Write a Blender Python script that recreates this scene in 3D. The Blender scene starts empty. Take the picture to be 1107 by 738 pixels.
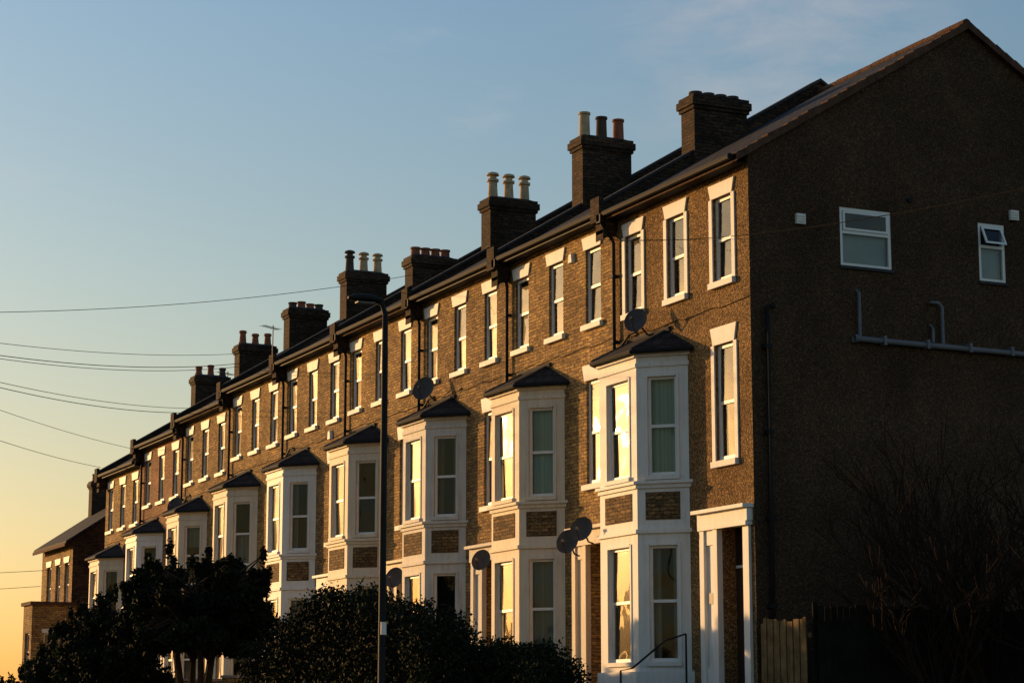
import bpy, math, random
import numpy as np
from mathutils import Vector
random.seed(7); rng=np.random.default_rng(7)
S=bpy.context.scene
R=math.radians
# ---------------------------------------------------------------- materials
def newmat(name):
    m=bpy.data.materials.new(name); m.use_nodes=True
    nt=m.node_tree; nt.nodes.clear()
    out=nt.nodes.new('ShaderNodeOutputMaterial')
    return m,nt,out
def N(nt,t): return nt.nodes.new(t)
def L(nt,a,b): nt.links.new(a,b)
def rgba(c): return (c[0],c[1],c[2],1)
def ramp(nt,fac,stops):
    r=nt.nodes.new('ShaderNodeValToRGB')
    while len(r.color_ramp.elements)<len(stops): r.color_ramp.elements.new(0.5)
    for e,(p,c) in zip(r.color_ramp.elements,stops):
        e.position=p; e.color=rgba(c)
    L(nt,fac,r.inputs[0]); return r
def mul(nt,a,b,fac=1.0,mode='MULTIPLY'):
    m=nt.nodes.new('ShaderNodeMixRGB'); m.blend_type=mode
    m.inputs[0].default_value=fac
    L(nt,a,m.inputs[1]); L(nt,b,m.inputs[2]); return m
def bump(nt,h,strength,dist):
    b=nt.nodes.new('ShaderNodeBump'); b.inputs['Strength'].default_value=strength
    b.inputs['Distance'].default_value=dist; L(nt,h,b.inputs['Height']); return b
def principled(nt,out,rough=0.8,spec=0.3,metal=0):
    p=nt.nodes.new('ShaderNodeBsdfPrincipled')
    p.inputs['Roughness'].default_value=rough
    p.inputs['Specular IOR Level'].default_value=spec
    p.inputs['Metallic'].default_value=metal
    L(nt,p.outputs[0],out.inputs[0]); return p
def brick_mat(name,c1,c2,mortar,dirt=(0.6,1.15),bw=.225,bh=.075,rough=.9,ms=.13):
    m,nt,out=newmat(name); p=principled(nt,out,rough,.15)
    tc=nt.nodes.new('ShaderNodeTexCoord'); s=nt.nodes.new('ShaderNodeSeparateXYZ'); L(nt,tc.outputs['Object'],s.inputs[0])
    sub=nt.nodes.new('ShaderNodeMath'); sub.operation='SUBTRACT'; L(nt,s.outputs[0],sub.inputs[0]); L(nt,s.outputs[1],sub.inputs[1])
    c=nt.nodes.new('ShaderNodeCombineXYZ'); L(nt,sub.outputs[0],c.inputs[0]); L(nt,s.outputs[2],c.inputs[1])
    b=nt.nodes.new('ShaderNodeTexBrick'); L(nt,c.outputs[0],b.inputs['Vector'])
    b.inputs['Scale'].default_value=1; b.inputs['Brick Width'].default_value=bw; b.inputs['Row Height'].default_value=bh
    b.inputs['Mortar Size'].default_value=bh*ms; b.inputs['Mortar Smooth'].default_value=.2; b.inputs['Bias'].default_value=-.05
    b.inputs['Color1'].default_value=rgba(c1); b.inputs['Color2'].default_value=rgba(c2); b.inputs['Mortar'].default_value=rgba(mortar)
    n=N(nt,'ShaderNodeTexNoise'); n.inputs['Scale'].default_value=.7; n.inputs['Detail'].default_value=7; n.inputs['Roughness'].default_value=.6; L(nt,tc.outputs['Object'],n.inputs['Vector'])
    r=ramp(nt,n.outputs[0],[(.32,(dirt[0],)*3),(.68,(dirt[1],)*3)])
    mp=nt.nodes.new('ShaderNodeMapping'); mp.inputs['Scale'].default_value=(9/(bw/.225),22/(bh/.075),1); L(nt,c.outputs[0],mp.inputs[0])
    n2=N(nt,'ShaderNodeTexNoise'); n2.inputs['Scale'].default_value=1; n2.inputs['Detail'].default_value=2; L(nt,mp.outputs[0],n2.inputs['Vector'])
    r2=ramp(nt,n2.outputs[0],[(.34,(.5,.46,.44)),(.5,(.97,.95,.93)),(.66,(1.3,1.27,1.2))])
    a=mul(nt,b.outputs['Color'],r.outputs[0]); a2=mul(nt,a.outputs[0],r2.outputs[0]); L(nt,a2.outputs[0],p.inputs['Base Color'])
    inv=nt.nodes.new('ShaderNodeMath'); inv.operation='MULTIPLY_ADD'; L(nt,b.outputs['Fac'],inv.inputs[0]); inv.inputs[1].default_value=-1; L(nt,n2.outputs[0],inv.inputs[2])
    bm=bump(nt,inv.outputs[0],.6,.008); L(nt,bm.outputs[0],p.inputs['Normal'])
    return m
def noise_mat(name,c,var=.25,scale=3,rough=.8,spec=.3,bstr=.2,bdist=.005,bscale=40,metal=0,streak=0):
    m,nt,out=newmat(name); p=principled(nt,out,rough,spec,metal)
    tc=nt.nodes.new('ShaderNodeTexCoord')
    n=N(nt,'ShaderNodeTexNoise'); n.inputs['Scale'].default_value=scale; n.inputs['Detail'].default_value=6; L(nt,tc.outputs['Object'],n.inputs['Vector'])
    r=ramp(nt,n.outputs[0],[(.3,tuple(x*(1-var) for x in c)),(.7,tuple(min(1,x*(1+var*.6)) for x in c))])
    src=r.outputs[0]
    if streak:
        mp=nt.nodes.new('ShaderNodeMapping'); mp.inputs['Scale'].default_value=(9,9,.8); L(nt,tc.outputs['Object'],mp.inputs[0])
        n3=N(nt,'ShaderNodeTexNoise'); n3.inputs['Scale'].default_value=1.3; n3.inputs['Detail'].default_value=7; n3.inputs['Roughness'].default_value=.7; L(nt,mp.outputs[0],n3.inputs['Vector'])
        r3=ramp(nt,n3.outputs[0],[(.3,(.62,.58,.52)),(.52,(1,1,1))])
        src=mul(nt,src,r3.outputs[0],streak).outputs[0]
    L(nt,src,p.inputs['Base Color'])
    n2=N(nt,'ShaderNodeTexNoise'); n2.inputs['Scale'].default_value=bscale; n2.inputs['Detail'].default_value=3; L(nt,tc.outputs['Object'],n2.inputs['Vector'])
    bm=bump(nt,n2.outputs[0],bstr,bdist); L(nt,bm.outputs[0],p.inputs['Normal'])
    return m
def pebble_mat(name,dark,light,sc=44):
    m,nt,out=newmat(name); p=principled(nt,out,.95,.12)
    tc=nt.nodes.new('ShaderNodeTexCoord')
    v=N(nt,'ShaderNodeTexVoronoi'); v.inputs['Scale'].default_value=sc; L(nt,tc.outputs['Object'],v.inputs['Vector'])
    n=N(nt,'ShaderNodeTexNoise'); n.inputs['Scale'].default_value=20; n.inputs['Detail'].default_value=6; n.inputs['Roughness'].default_value=.8; L(nt,tc.outputs['Object'],n.inputs['Vector'])
    sp=nt.nodes.new('ShaderNodeSeparateColor'); L(nt,v.outputs['Color'],sp.inputs[0])
    r=ramp(nt,sp.outputs[0],[(.0,dark),(.7,tuple(a*.6+b*.4 for a,b in zip(dark,light))),(1,light)])
    r2=ramp(nt,n.outputs[0],[(.35,(.6,.6,.6)),(.65,(1.25,1.25,1.25))])
    n3=N(nt,'ShaderNodeTexNoise'); n3.inputs['Scale'].default_value=.55; n3.inputs['Detail'].default_value=8; n3.inputs['Roughness'].default_value=.65; L(nt,tc.outputs['Object'],n3.inputs['Vector'])
    r3=ramp(nt,n3.outputs[0],[(.3,(.6,.58,.56)),(.7,(1.25,1.25,1.25))])
    a=mul(nt,r.outputs[0],r2.outputs[0]); a2=mul(nt,a.outputs[0],r3.outputs[0]); L(nt,a2.outputs[0],p.inputs['Base Color'])
    bm=bump(nt,v.outputs['Distance'],.8,.015); bm.invert=True; L(nt,bm.outputs[0],p.inputs['Normal'])
    return m
M={}
M['brick']=brick_mat('stock_brick',(.50,.31,.105),(.23,.137,.058),(.15,.11,.07))
M['brickB']=brick_mat('stock_brick_dark',(.43,.265,.095),(.185,.11,.05),(.12,.09,.06))
M['brickR']=brick_mat('red_brick',(.40,.19,.09),(.24,.12,.06),(.2,.15,.1))
M['panel']=brick_mat('panel_brick',(.30,.185,.075),(.12,.075,.035),(.07,.055,.04))
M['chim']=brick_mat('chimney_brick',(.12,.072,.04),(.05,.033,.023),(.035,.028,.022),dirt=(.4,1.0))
M['slate']=brick_mat('slate',(.035,.035,.04),(.02,.02,.024),(.008,.008,.008),bw=.3,bh=.2,rough=.8,ms=.08)
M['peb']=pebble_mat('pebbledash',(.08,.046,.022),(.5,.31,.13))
M['peb_shade']=pebble_mat('pebbledash_shaded',(.042,.025,.015),(.15,.088,.05),46)  # darker pebbledash copy for the gable, its shade painted into the colours
M['white']=noise_mat('white_paint',(.75,.72,.68),.06,2.2,.6,.3,.12,.003,25,streak=.4)
M['cream']=noise_mat('cream_paint',(.70,.60,.46),.07,2.2,.65,.3,.12,.003,25,streak=.5)
M['grey']=noise_mat('grey_render',(.62,.58,.52),.1,2.0,.7,.3,.2,.004,25,streak=.6)
M['frame']=noise_mat('window_frame_white',(.76,.75,.72),.06,3,.45,.4,.05,.002,20)
M['black']=noise_mat('black_iron',(.012,.012,.013),.3,5,.7,.2)
M['lead']=noise_mat('lead',(.045,.045,.048),.3,5,.8,.2)
M['tile']=noise_mat('verge_tile',(.10,.052,.032),.4,6,.9,.15,.6,.02,14)
M['stone']=noise_mat('stone_step',(.3,.28,.25),.3,3,.9)
M['door']=noise_mat('door_paint',(.05,.028,.018),.2,3,.5,.3)
M['terra']=noise_mat('terracotta',(.28,.1,.05),.3,6,.85,.2)
M['buff']=noise_mat('buff_clay',(.5,.37,.22),.3,6,.85,.2)
M['darkpot']=noise_mat('sooty_clay',(.08,.055,.04),.3,6,.85,.2)
M['pipe']=noise_mat('grey_plastic_pipe',(.15,.15,.165),.15,4,.6,.3)
M['dish']=noise_mat('dish_grey',(.07,.065,.065),.2,5,.7,.2)
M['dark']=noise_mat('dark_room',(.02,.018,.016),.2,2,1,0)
M['bark']=noise_mat('bark',(.06,.042,.03),.4,6,.95,.1,.6,.02,20)
M['twig']=noise_mat('twig',(.03,.018,.012),.4,6,.95,.1)
M['grass']=noise_mat('grass',(.05,.075,.025),.5,1.5,1,.1,.6,.05,12)
M['asphalt']=noise_mat('asphalt',(.05,.05,.052),.3,2,.9,.2,.5,.01,60)
M['paving']=brick_mat('paving_slab',(.26,.25,.23),(.2,.19,.18),(.1,.1,.09),bw=.6,bh=.6)
M['kerb']=noise_mat('kerb_stone',(.3,.29,.27),.2,3,.9)
M['line']=noise_mat('road_paint',(.7,.7,.66),.2,6,.7)
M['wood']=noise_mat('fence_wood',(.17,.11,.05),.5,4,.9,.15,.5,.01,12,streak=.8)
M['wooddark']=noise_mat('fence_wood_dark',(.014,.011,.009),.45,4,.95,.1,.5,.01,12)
M['wire']=noise_mat('cable',(.01,.01,.01),.1,4,.95,.02)
M['frost']=noise_mat('frosted_blind',(.3,.38,.42),.1,2,.9,.2)
def leafmat(name,c):
    m,nt,out=newmat(name); p=principled(nt,out,.8,.1)
    tc=nt.nodes.new('ShaderNodeTexCoord')
    n=N(nt,'ShaderNodeTexNoise'); n.inputs['Scale'].default_value=3; n.inputs['Detail'].default_value=5; L(nt,tc.outputs['Object'],n.inputs['Vector'])
    r=ramp(nt,n.outputs[0],[(.3,tuple(x*.5 for x in c)),(.7,tuple(x*1.4 for x in c))]); L(nt,r.outputs[0],p.inputs['Base Color'])
    return m
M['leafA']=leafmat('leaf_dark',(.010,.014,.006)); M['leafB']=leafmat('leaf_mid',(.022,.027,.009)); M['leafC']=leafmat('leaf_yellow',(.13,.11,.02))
def curtain(name,c):
    m,nt,out=newmat(name); p=principled(nt,out,.95,.05)
    tc=nt.nodes.new('ShaderNodeTexCoord'); s=nt.nodes.new('ShaderNodeSeparateXYZ'); L(nt,tc.outputs['Object'],s.inputs[0])
    sub=nt.nodes.new('ShaderNodeMath'); sub.operation='SUBTRACT'; L(nt,s.outputs[0],sub.inputs[0]); L(nt,s.outputs[1],sub.inputs[1])
    cc=nt.nodes.new('ShaderNodeCombineXYZ'); L(nt,sub.outputs[0],cc.inputs[0])
    n=N(nt,'ShaderNodeTexNoise'); n.inputs['Scale'].default_value=9; n.inputs['Detail'].default_value=2; L(nt,cc.outputs[0],n.inputs['Vector'])
    r=ramp(nt,n.outputs[0],[(.35,tuple(x*.45 for x in c)),(.65,c)]); L(nt,r.outputs[0],p.inputs['Base Color'])
    return m
M['cur1']=curtain('net_curtain',(.34,.31,.26)); M['cur2']=curtain('drape_green',(.6,.72,.6)); M['cur3']=curtain('drape_warm',(.32,.2,.11))
def glass_mat():
    m,nt,out=newmat('window_glass')
    fr=N(nt,'ShaderNodeFresnel'); fr.inputs['IOR'].default_value=1.5
    tc=nt.nodes.new('ShaderNodeTexCoord')
    n=N(nt,'ShaderNodeTexNoise'); n.inputs['Scale'].default_value=1.4; n.inputs['Detail'].default_value=1; L(nt,tc.outputs['Object'],n.inputs['Vector'])
    bm=bump(nt,n.outputs[0],.6,.04)
    gl=N(nt,'ShaderNodeBsdfGlossy'); gl.inputs['Roughness'].default_value=.03; gl.inputs['Color'].default_value=(1,.96,.9,1)
    g2=N(nt,'ShaderNodeBsdfGlossy'); g2.inputs['Roughness'].default_value=.24; g2.inputs['Color'].default_value=(1,.88,.7,1)
    L(nt,bm.outputs[0],gl.inputs['Normal'])
    m1=nt.nodes.new('ShaderNodeMixShader'); m1.inputs[0].default_value=.07; L(nt,gl.outputs[0],m1.inputs[1]); L(nt,g2.outputs[0],m1.inputs[2])
    tr=N(nt,'ShaderNodeBsdfTransparent'); tr.inputs['Color'].default_value=(.84,.88,.86,1)
    mx=nt.nodes.new('ShaderNodeMixShader'); L(nt,fr.outputs[0],mx.inputs[0]); L(nt,tr.outputs[0],mx.inputs[1]); L(nt,m1.outputs[0],mx.inputs[2])
    L(nt,mx.outputs[0],out.inputs[0]); return m
M['glass']=glass_mat()
# ---------------------------------------------------------------- mesh builder
class MB:
    def __init__(s): s.v=[]; s.f=[]; s.m=[]; s.mats=[]
    def mi(s,k):
        if k not in s.mats: s.mats.append(k)
        return s.mats.index(k)
    def poly(s,pts,k,want=None):
        pts=[Vector(p) for p in pts]
        if want is not None:
            nn=Vector((0,0,0))
            for i in range(len(pts)):
                a,b=pts[i],pts[(i+1)%len(pts)]; nn+=a.cross(b)
            if nn.dot(Vector(want))<0: pts.reverse()
        i0=len(s.v); s.v+= [tuple(p) for p in pts]; s.f.append(tuple(range(i0,i0+len(pts)))); s.m.append(s.mi(k))
    def hexa(s,p,k):
        p=[Vector(q) for q in p]; c=sum(p,Vector())/8
        for f in ((0,1,2,3),(4,5,6,7),(0,1,5,4),(1,2,6,5),(2,3,7,6),(3,0,4,7)):
            q=[p[i] for i in f]; fc=sum(q,Vector())/4
            nn=(q[1]-q[0]).cross(q[2]-q[0])
            if nn.dot(fc-c)<0: q.reverse()
            s.poly(q,k)
    def box(s,x0,x1,y0,y1,z0,z1,k):
        s.hexa([(x0,y0,z0),(x1,y0,z0),(x1,y1,z0),(x0,y1,z0),(x0,y0,z1),(x1,y0,z1),(x1,y1,z1),(x0,y1,z1)],k)
    def prism(s,poly,z0,z1,k):
        c=Vector((sum(p[0] for p in poly)/len(poly),sum(p[1] for p in poly)/len(poly),0))
        s.poly([(p[0],p[1],z0) for p in poly],k,(0,0,-1)); s.poly([(p[0],p[1],z1) for p in poly],k,(0,0,1))
        for i in range(len(poly)):
            a,b=poly[i],poly[(i+1)%len(poly)]
            mid=Vector(((a[0]+b[0])/2,(a[1]+b[1])/2,0))
            q=[Vector((a[0],a[1],z0)),Vector((b[0],b[1],z0)),Vector((b[0],b[1],z1)),Vector((a[0],a[1],z1))]
            if (q[1]-q[0]).cross(q[2]-q[0]).dot(mid-c)<0: q.reverse()
            s.poly(q,k)
    def tube(s,pts,rad,k,sides=8,cap=True):
        pts=[Vector(p) for p in pts]
        if not hasattr(rad,'__len__'): rad=[rad]*len(pts)
        rings=[]; kk=s.mi(k)
        for i,p in enumerate(pts):
            d=(pts[min(i+1,len(pts)-1)]-pts[max(i-1,0)]).normalized()
            a=Vector((0,0,1)) if abs(d.z)<.9 else Vector((1,0,0))
            u=d.cross(a).normalized(); w=d.cross(u)
            r0=len(s.v)
            for j in range(sides):
                t=2*math.pi*j/sides; s.v.append(tuple(p+(u*math.cos(t)+w*math.sin(t))*rad[i]))
            rings.append(r0)
        for a,b in zip(rings[:-1],rings[1:]):
            for j in range(sides):
                s.f.append((a+j,a+(j+1)%sides,b+(j+1)%sides,b+j)); s.m.append(kk)
        if cap:
            for r0 in (rings[0],rings[-1]):
                s.f.append(tuple(range(r0,r0+sides))); s.m.append(kk)
    def obj(s,name,parent=None,smooth=False):
        me=bpy.data.meshes.new(name); me.from_pydata(s.v,[],s.f)
        for k in s.mats: me.materials.append(M[k])
        me.polygons.foreach_set('material_index',s.m)
        if smooth: me.polygons.foreach_set('use_smooth',[True]*len(s.f))
        me.update()
        o=bpy.data.objects.new(name,me); S.collection.objects.link(o)
        if parent:
            o.parent=parent; o.matrix_parent_inverse=parent.matrix_world.inverted()
        return o
def empty(name,loc):
    e=bpy.data.objects.new(name,None); e.location=loc; e.empty_display_size=.5; S.collection.objects.link(e)
    e.matrix_world.translation=Vector(loc)
    return e
class F:
    def __init__(s,O,u,n): s.O=Vector(O); s.u=Vector(u).normalized(); s.n=Vector(n).normalized()
    def p(s,a,b,z): return s.O+s.u*a+s.n*b+Vector((0,0,z))
def face(mb,f,pts,k,n):
    q=[f.p(*p) for p in pts]
    if (q[1]-q[0]).cross(q[2]-q[0]).dot(Vector(n))<0: q.reverse()
    mb.poly(q,k)
def fbox(mb,f,a0,a1,b0,b1,z0,z1,k):
    mb.hexa([f.p(a0,b0,z0),f.p(a1,b0,z0),f.p(a1,b1,z0),f.p(a0,b1,z0),f.p(a0,b0,z1),f.p(a1,b0,z1),f.p(a1,b1,z1),f.p(a0,b1,z1)],k)
def fwall(mb,f,a0,a1,z0,z1,ops,k,rev=.14,revk=None):
    A=sorted(set([a0,a1]+[o[0] for o in ops]+[o[1] for o in ops])); Z=sorted(set([z0,z1]+[o[2] for o in ops]+[o[3] for o in ops]))
    for i in range(len(A)-1):
        for j in range(len(Z)-1):
            ca=(A[i]+A[i+1])/2; cz=(Z[j]+Z[j+1])/2
            if any(o[0]<ca<o[1] and o[2]<cz<o[3] for o in ops): continue
            face(mb,f,[(A[i],0,Z[j]),(A[i+1],0,Z[j]),(A[i+1],0,Z[j+1]),(A[i],0,Z[j+1])],k,f.n)
    for o in ops:
        rr=o[4] if len(o)>4 else rev; q=revk or k
        a,b,c,d=o[:4]
        face(mb,f,[(a,0,c),(a,-rr,c),(a,-rr,d),(a,0,d)],q,f.u)
        face(mb,f,[(b,0,c),(b,-rr,c),(b,-rr,d),(b,0,d)],q,-f.u)
        face(mb,f,[(a,0,d),(b,0,d),(b,-rr,d),(a,-rr,d)],q,(0,0,-1))
        face(mb,f,[(a,0,c),(b,0,c),(b,-rr,c),(a,-rr,c)],q,(0,0,1))
def sash(mb,f,a0,a1,z0,z1,dep=.1,cur=None,fw=.055,mid=.5):
    b1=-dep; b0=-dep-.06
    fbox(mb,f,a0,a0+fw,b0,b1,z0,z1,'frame'); fbox(mb,f,a1-fw,a1,b0,b1,z0,z1,'frame')
    fbox(mb,f,a0+fw,a1-fw,b0,b1-.002,z0,z0+fw*1.3,'frame'); fbox(mb,f,a0+fw,a1-fw,b0,b1-.002,z1-fw,z1,'frame')
    zm=z0+(z1-z0)*mid
    fbox(mb,f,a0+fw,a1-fw,b0-.01,b1-.012,zm-.03,zm+.03,'frame')
    for (zz0,zz1,bb) in ((z0+fw,zm,b0+.012),(zm,z1-fw,b0+.038)):
        t1=random.uniform(-.006,.006); t2=random.uniform(-.01,.01)
        face(mb,f,[(a0+fw*.6,bb-t1-t2,zz0),(a1-fw*.6,bb+t1-t2,zz0),(a1-fw*.6,bb+t1+t2,zz1),(a0+fw*.6,bb-t1+t2,zz1)],'glass',f.n)
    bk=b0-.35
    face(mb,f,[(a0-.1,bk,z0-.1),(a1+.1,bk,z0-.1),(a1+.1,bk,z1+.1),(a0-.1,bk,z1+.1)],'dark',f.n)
    cb=b0-.09; w=a1-a0
    if cur is None: cur=random.choice(['none','none','half1','half1','drape1','drape3','drape1','blind1','full1'])
    def cq(p0,p1,q0,q1):
        k='cur'+cur[-1]; m=max(2,int((p1-p0)/.07))
        for i in range(m):
            s0=p0+(p1-p0)*i/m; s1=p0+(p1-p0)*(i+1)/m; d0=.025*(i%2); d1=.025*((i+1)%2)
            face(mb,f,[(s0,cb-d0,q0),(s1,cb-d1,q0),(s1,cb-d1,q1),(s0,cb-d0,q1)],k,f.n)
    if cur.startswith('full'): cq(a0-.03,a1+.03,z0,z1)
    elif cur.startswith('half'): cq(a0-.03,a1+.03,z0,zm)
    elif cur.startswith('blind'): cq(a0-.03,a1+.03,z1-(z1-z0)*random.uniform(.2,.45),z1)
    elif cur.startswith('drape'):
        cq(a0-.03,a0+w*.27,z0,z1); cq(a1-w*.3,a1+.03,z0,z1)
def lintel(mb,f,c,hw,z0,z1,k='white',pr=.035):
    t=.09
    mb.hexa([f.p(c-hw-.04,-.02,z0),f.p(c+hw+.04,-.02,z0),f.p(c+hw+.04,pr,z0),f.p(c-hw-.04,pr,z0),
             f.p(c-hw-.04-t,-.02,z1),f.p(c+hw+.04+t,-.02,z1),f.p(c+hw+.04+t,pr,z1),f.p(c-hw-.04-t,pr,z1)],k)
def bay(mb_w,mb_win,mb_r,Y0,dz,paint,brick,n):
    ya,yb,yc,yd=Y0+2.4,Y0+3.15,Y0+4.75,Y0+5.42; px=.75
    if n>0: yc,yd=Y0+4.62,Y0+5.33
    fs=[F((0,ya,dz),(-px,yb-ya,0),(-1,-1,0)),F((-px,yb,dz),(0,1,0),(-1,0,0)),F((-px,yc,dz),(px,yd-yc,0),(-1,1,0))]
    q=Vector((px,yd-yc,0)).normalized(); fs[2].n=Vector((-q.y,q.x,0))
    ln=[math.hypot(px,.75),yc-yb,math.hypot(px,yd-yc)]
    wn=[(.25,.83),(.32,1.26),(.25,.8)]
    curs=[['full2','drape1'],['none','drape3'],['full1','none']] if n==0 else ([['full2','full1'],['drape3','none'],['full1','full1']] if n==1 else [[None,None]]*3)
    for i,(f,l,w) in enumerate(zip(fs,ln,wn)):
        ops=[(w[0],w[1],.25,2.48),(w[0],w[1],3.85,5.8)]
        fwall(mb_w,f,0,l,-2.6,6.2,ops,paint,.12)
        for q,(o) in enumerate(ops):
            sash(mb_win,f,o[0],o[1],o[2],o[3],.07,curs[i][1-q],fw=.05,mid=.5 if q else .52)
            fbox(mb_w,f,o[0]-.07,o[1]+.07,-.03,.06,o[2]-.085,o[2]-.003,paint)
            fbox(mb_w,f,o[0]-.06,o[0]-.003,-.01,.018,o[2]+.003,o[3]+.05,paint); fbox(mb_w,f,o[1]+.003,o[1]+.06,-.01,.018,o[2]+.003,o[3]+.05,paint)
            fbox(mb_w,f,o[0],o[1],-.01,.022,o[3]+.003,o[3]+.06,paint)
        fbox(mb_w,f,w[0]-.06 if i!=1 else w[0]-.1,w[1]+.06 if i!=1 else w[1]+.1,-.01,.012,2.98,3.52,'panel')
    def ring(p):
        return [(.03,ya-p*1.414-.03),(-px-p,yb-p*.414),(-px-p,yc+p*.414),(.03,yd+p*1.2+.03)]
    def R3(p,z0,z1,k,mb=mb_w): mb.prism(ring(p),z0+dz,z1+dz,k)
    R3(.07,-2.6,.06,paint); R3(.05,2.72,2.80,paint); R3(.045,3.60,3.68,paint); R3(.095,3.68,3.74,paint)
    R3(.03,6.0,6.08,paint); R3(.06,6.2,6.3,paint); R3(.11,6.3,6.34,'lead')
    E=[Vector((q[0],q[1],6.345+dz)) for q in ring(.15)]
    E[0].x=E[3].x=0.0
    T0=Vector((0,yb+.1,6.82+dz)); T1=Vector((0,yc-.1,6.82+dz))
    mb_r.poly([E[0],E[1],T0],'slate'); mb_r.poly([E[1],E[2],T1,T0],'slate'); mb_r.poly([E[2],E[3],T1],'slate'); mb_r.poly(E,'lead')
    mb_r.tube([E[1],T0],.035,'lead',6); mb_r.tube([E[2],T1],.035,'lead',6)
    mb_r.tube([T0+Vector((-.02,-.2,.01)),T1+Vector((-.02,.2,.01))],.05,'lead',6)
    dn=[e+Vector((0,0,-.05)) for e in E]
    mb_r.tube(dn,.045,'black',6)
EAVE=9.7; RIDGE=12.84; RX=5.15; DEPTH=10.3
slope=(RIDGE-EAVE)/RX
def rz(x,dz): return EAVE+dz+slope*x if x<=RX else EAVE+dz+slope*(2*RX-x)
def chimney(mb,y,ztop,zbase,pots,xc=2.5,hw=.66,hy=.29):
    x0,x1=xc-hw,xc+hw
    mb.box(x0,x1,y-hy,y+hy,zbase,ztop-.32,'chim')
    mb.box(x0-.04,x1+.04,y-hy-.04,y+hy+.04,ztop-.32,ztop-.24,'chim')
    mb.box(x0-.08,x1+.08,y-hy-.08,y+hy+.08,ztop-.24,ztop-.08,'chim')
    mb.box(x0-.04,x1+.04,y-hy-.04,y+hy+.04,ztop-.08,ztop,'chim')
    mb.hexa([(x0,y-hy,ztop),(x1,y-hy,ztop),(x1,y+hy,ztop),(x0,y+hy,ztop),(x0+.15,y-.1,ztop+.09),(x1-.15,y-.1,ztop+.09),(x1-.15,y+.1,ztop+.09),(x0+.15,y+.1,ztop+.09)],'lead')
    mb.box(x0-.03,x1+.03,y-hy-.03,y+hy+.03,zbase,zbase+.35,'lead')
    for i,(h,k,kind) in enumerate(pots):
        px=x0+.2+(2*hw-.4)*(i/(max(1,len(pots)-1))); zb=ztop+.03
        if kind=='t': prof=[(.15,0),(.15,.06),(.125,.1),(.105,h-.1),(.135,h-.09),(.135,h-.02),(.11,h)]
        elif kind=='c': prof=[(.14,0),(.12,h*.5),(.12,h*.62),(.16,h*.64),(.16,h*.72),(.1,h*.74),(.1,h*.85),(.17,h*.87),(.15,h*.95),(.05,h)]
        else: prof=[(.14,0),(.125,h-.05),(.15,h-.05),(.15,h)]
        mb.tube([(px,y,zb+z) for r,z in prof],[r for r,z in prof],k,14)
def dish(name,loc,dirv,r=.24,parent=None):
    mb=MB(); d=Vector(dirv).normalized(); c=Vector(loc)
    a=Vector((0,0,1)); u=d.cross(a).normalized(); w=u.cross(d)
    rings=[]
    for i in range(6):
        t=i/5; rr=r*t; dep=.07*(t*t)
        rings.append([c+d*dep+(u*math.cos(q)*rr+w*math.sin(q)*rr*1.08) for q in [2*math.pi*j/20 for j in range(20)]])
    for A,B in zip(rings[:-1],rings[1:]):
        for j in range(20):
            j2=(j+1)%20
            mb.poly([A[j],A[j2],B[j2],B[j]] if (A[j]-A[j2]).length>1e-6 else [A[j],B[j2],B[j]],'dish')
    tip=c+d*.32-w*.08
    mb.tube([c-w*r*1.05+d*.07,tip],.012,'black',6); mb.tube([tip,tip-d*.08],.032,'pipe',8)
    wx=0 if loc[0]>-.55 else loc[0]+.3
    mb.tube([c-d*.01,c-d*.1,(wx-.12,loc[1]+.1,loc[2]-.22),(wx,loc[1]+.1,loc[2]-.26)],.018,'black',6)
    return mb.obj(name,parent,True)
dzs=[0,.08,.08,.05,0,-.1,-.42,-.72,-1.25]
Y=[0]+[5.5+5.4*i for i in range(9)]
bricks=['brick','brickB','brick','brickB','brick','brickB','brickR','brick']
paints=['white','cream','grey','cream','white','cream','cream','white','cream']
chz=[12.48,12.9,12.58,12.08,12.65,12.42,12.05,11.7]
potsets=[[(.1,'darkpot','s')]*4,
 [(.62,'buff','s'),(.56,'darkpot','s'),(.55,'terra','s')],
 [(.72,'buff','c'),(.72,'buff','c'),(.72,'buff','c')],
 [(.26,'terra','s')]*4,
 [(.68,'darkpot','c'),(.66,'buff','c'),(.66,'buff','c')],
 [(.2,'darkpot','s'),(.25,'terra','s'),(.2,'terra','s'),(.2,'darkpot','s')],
 [(.5,'terra','t'),(.42,'terra','t'),(.46,'terra','t')],
 [(.36,'terra','t'),(.44,'terra','t'),(.36,'darkpot','t')]]
houses=[]
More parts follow.
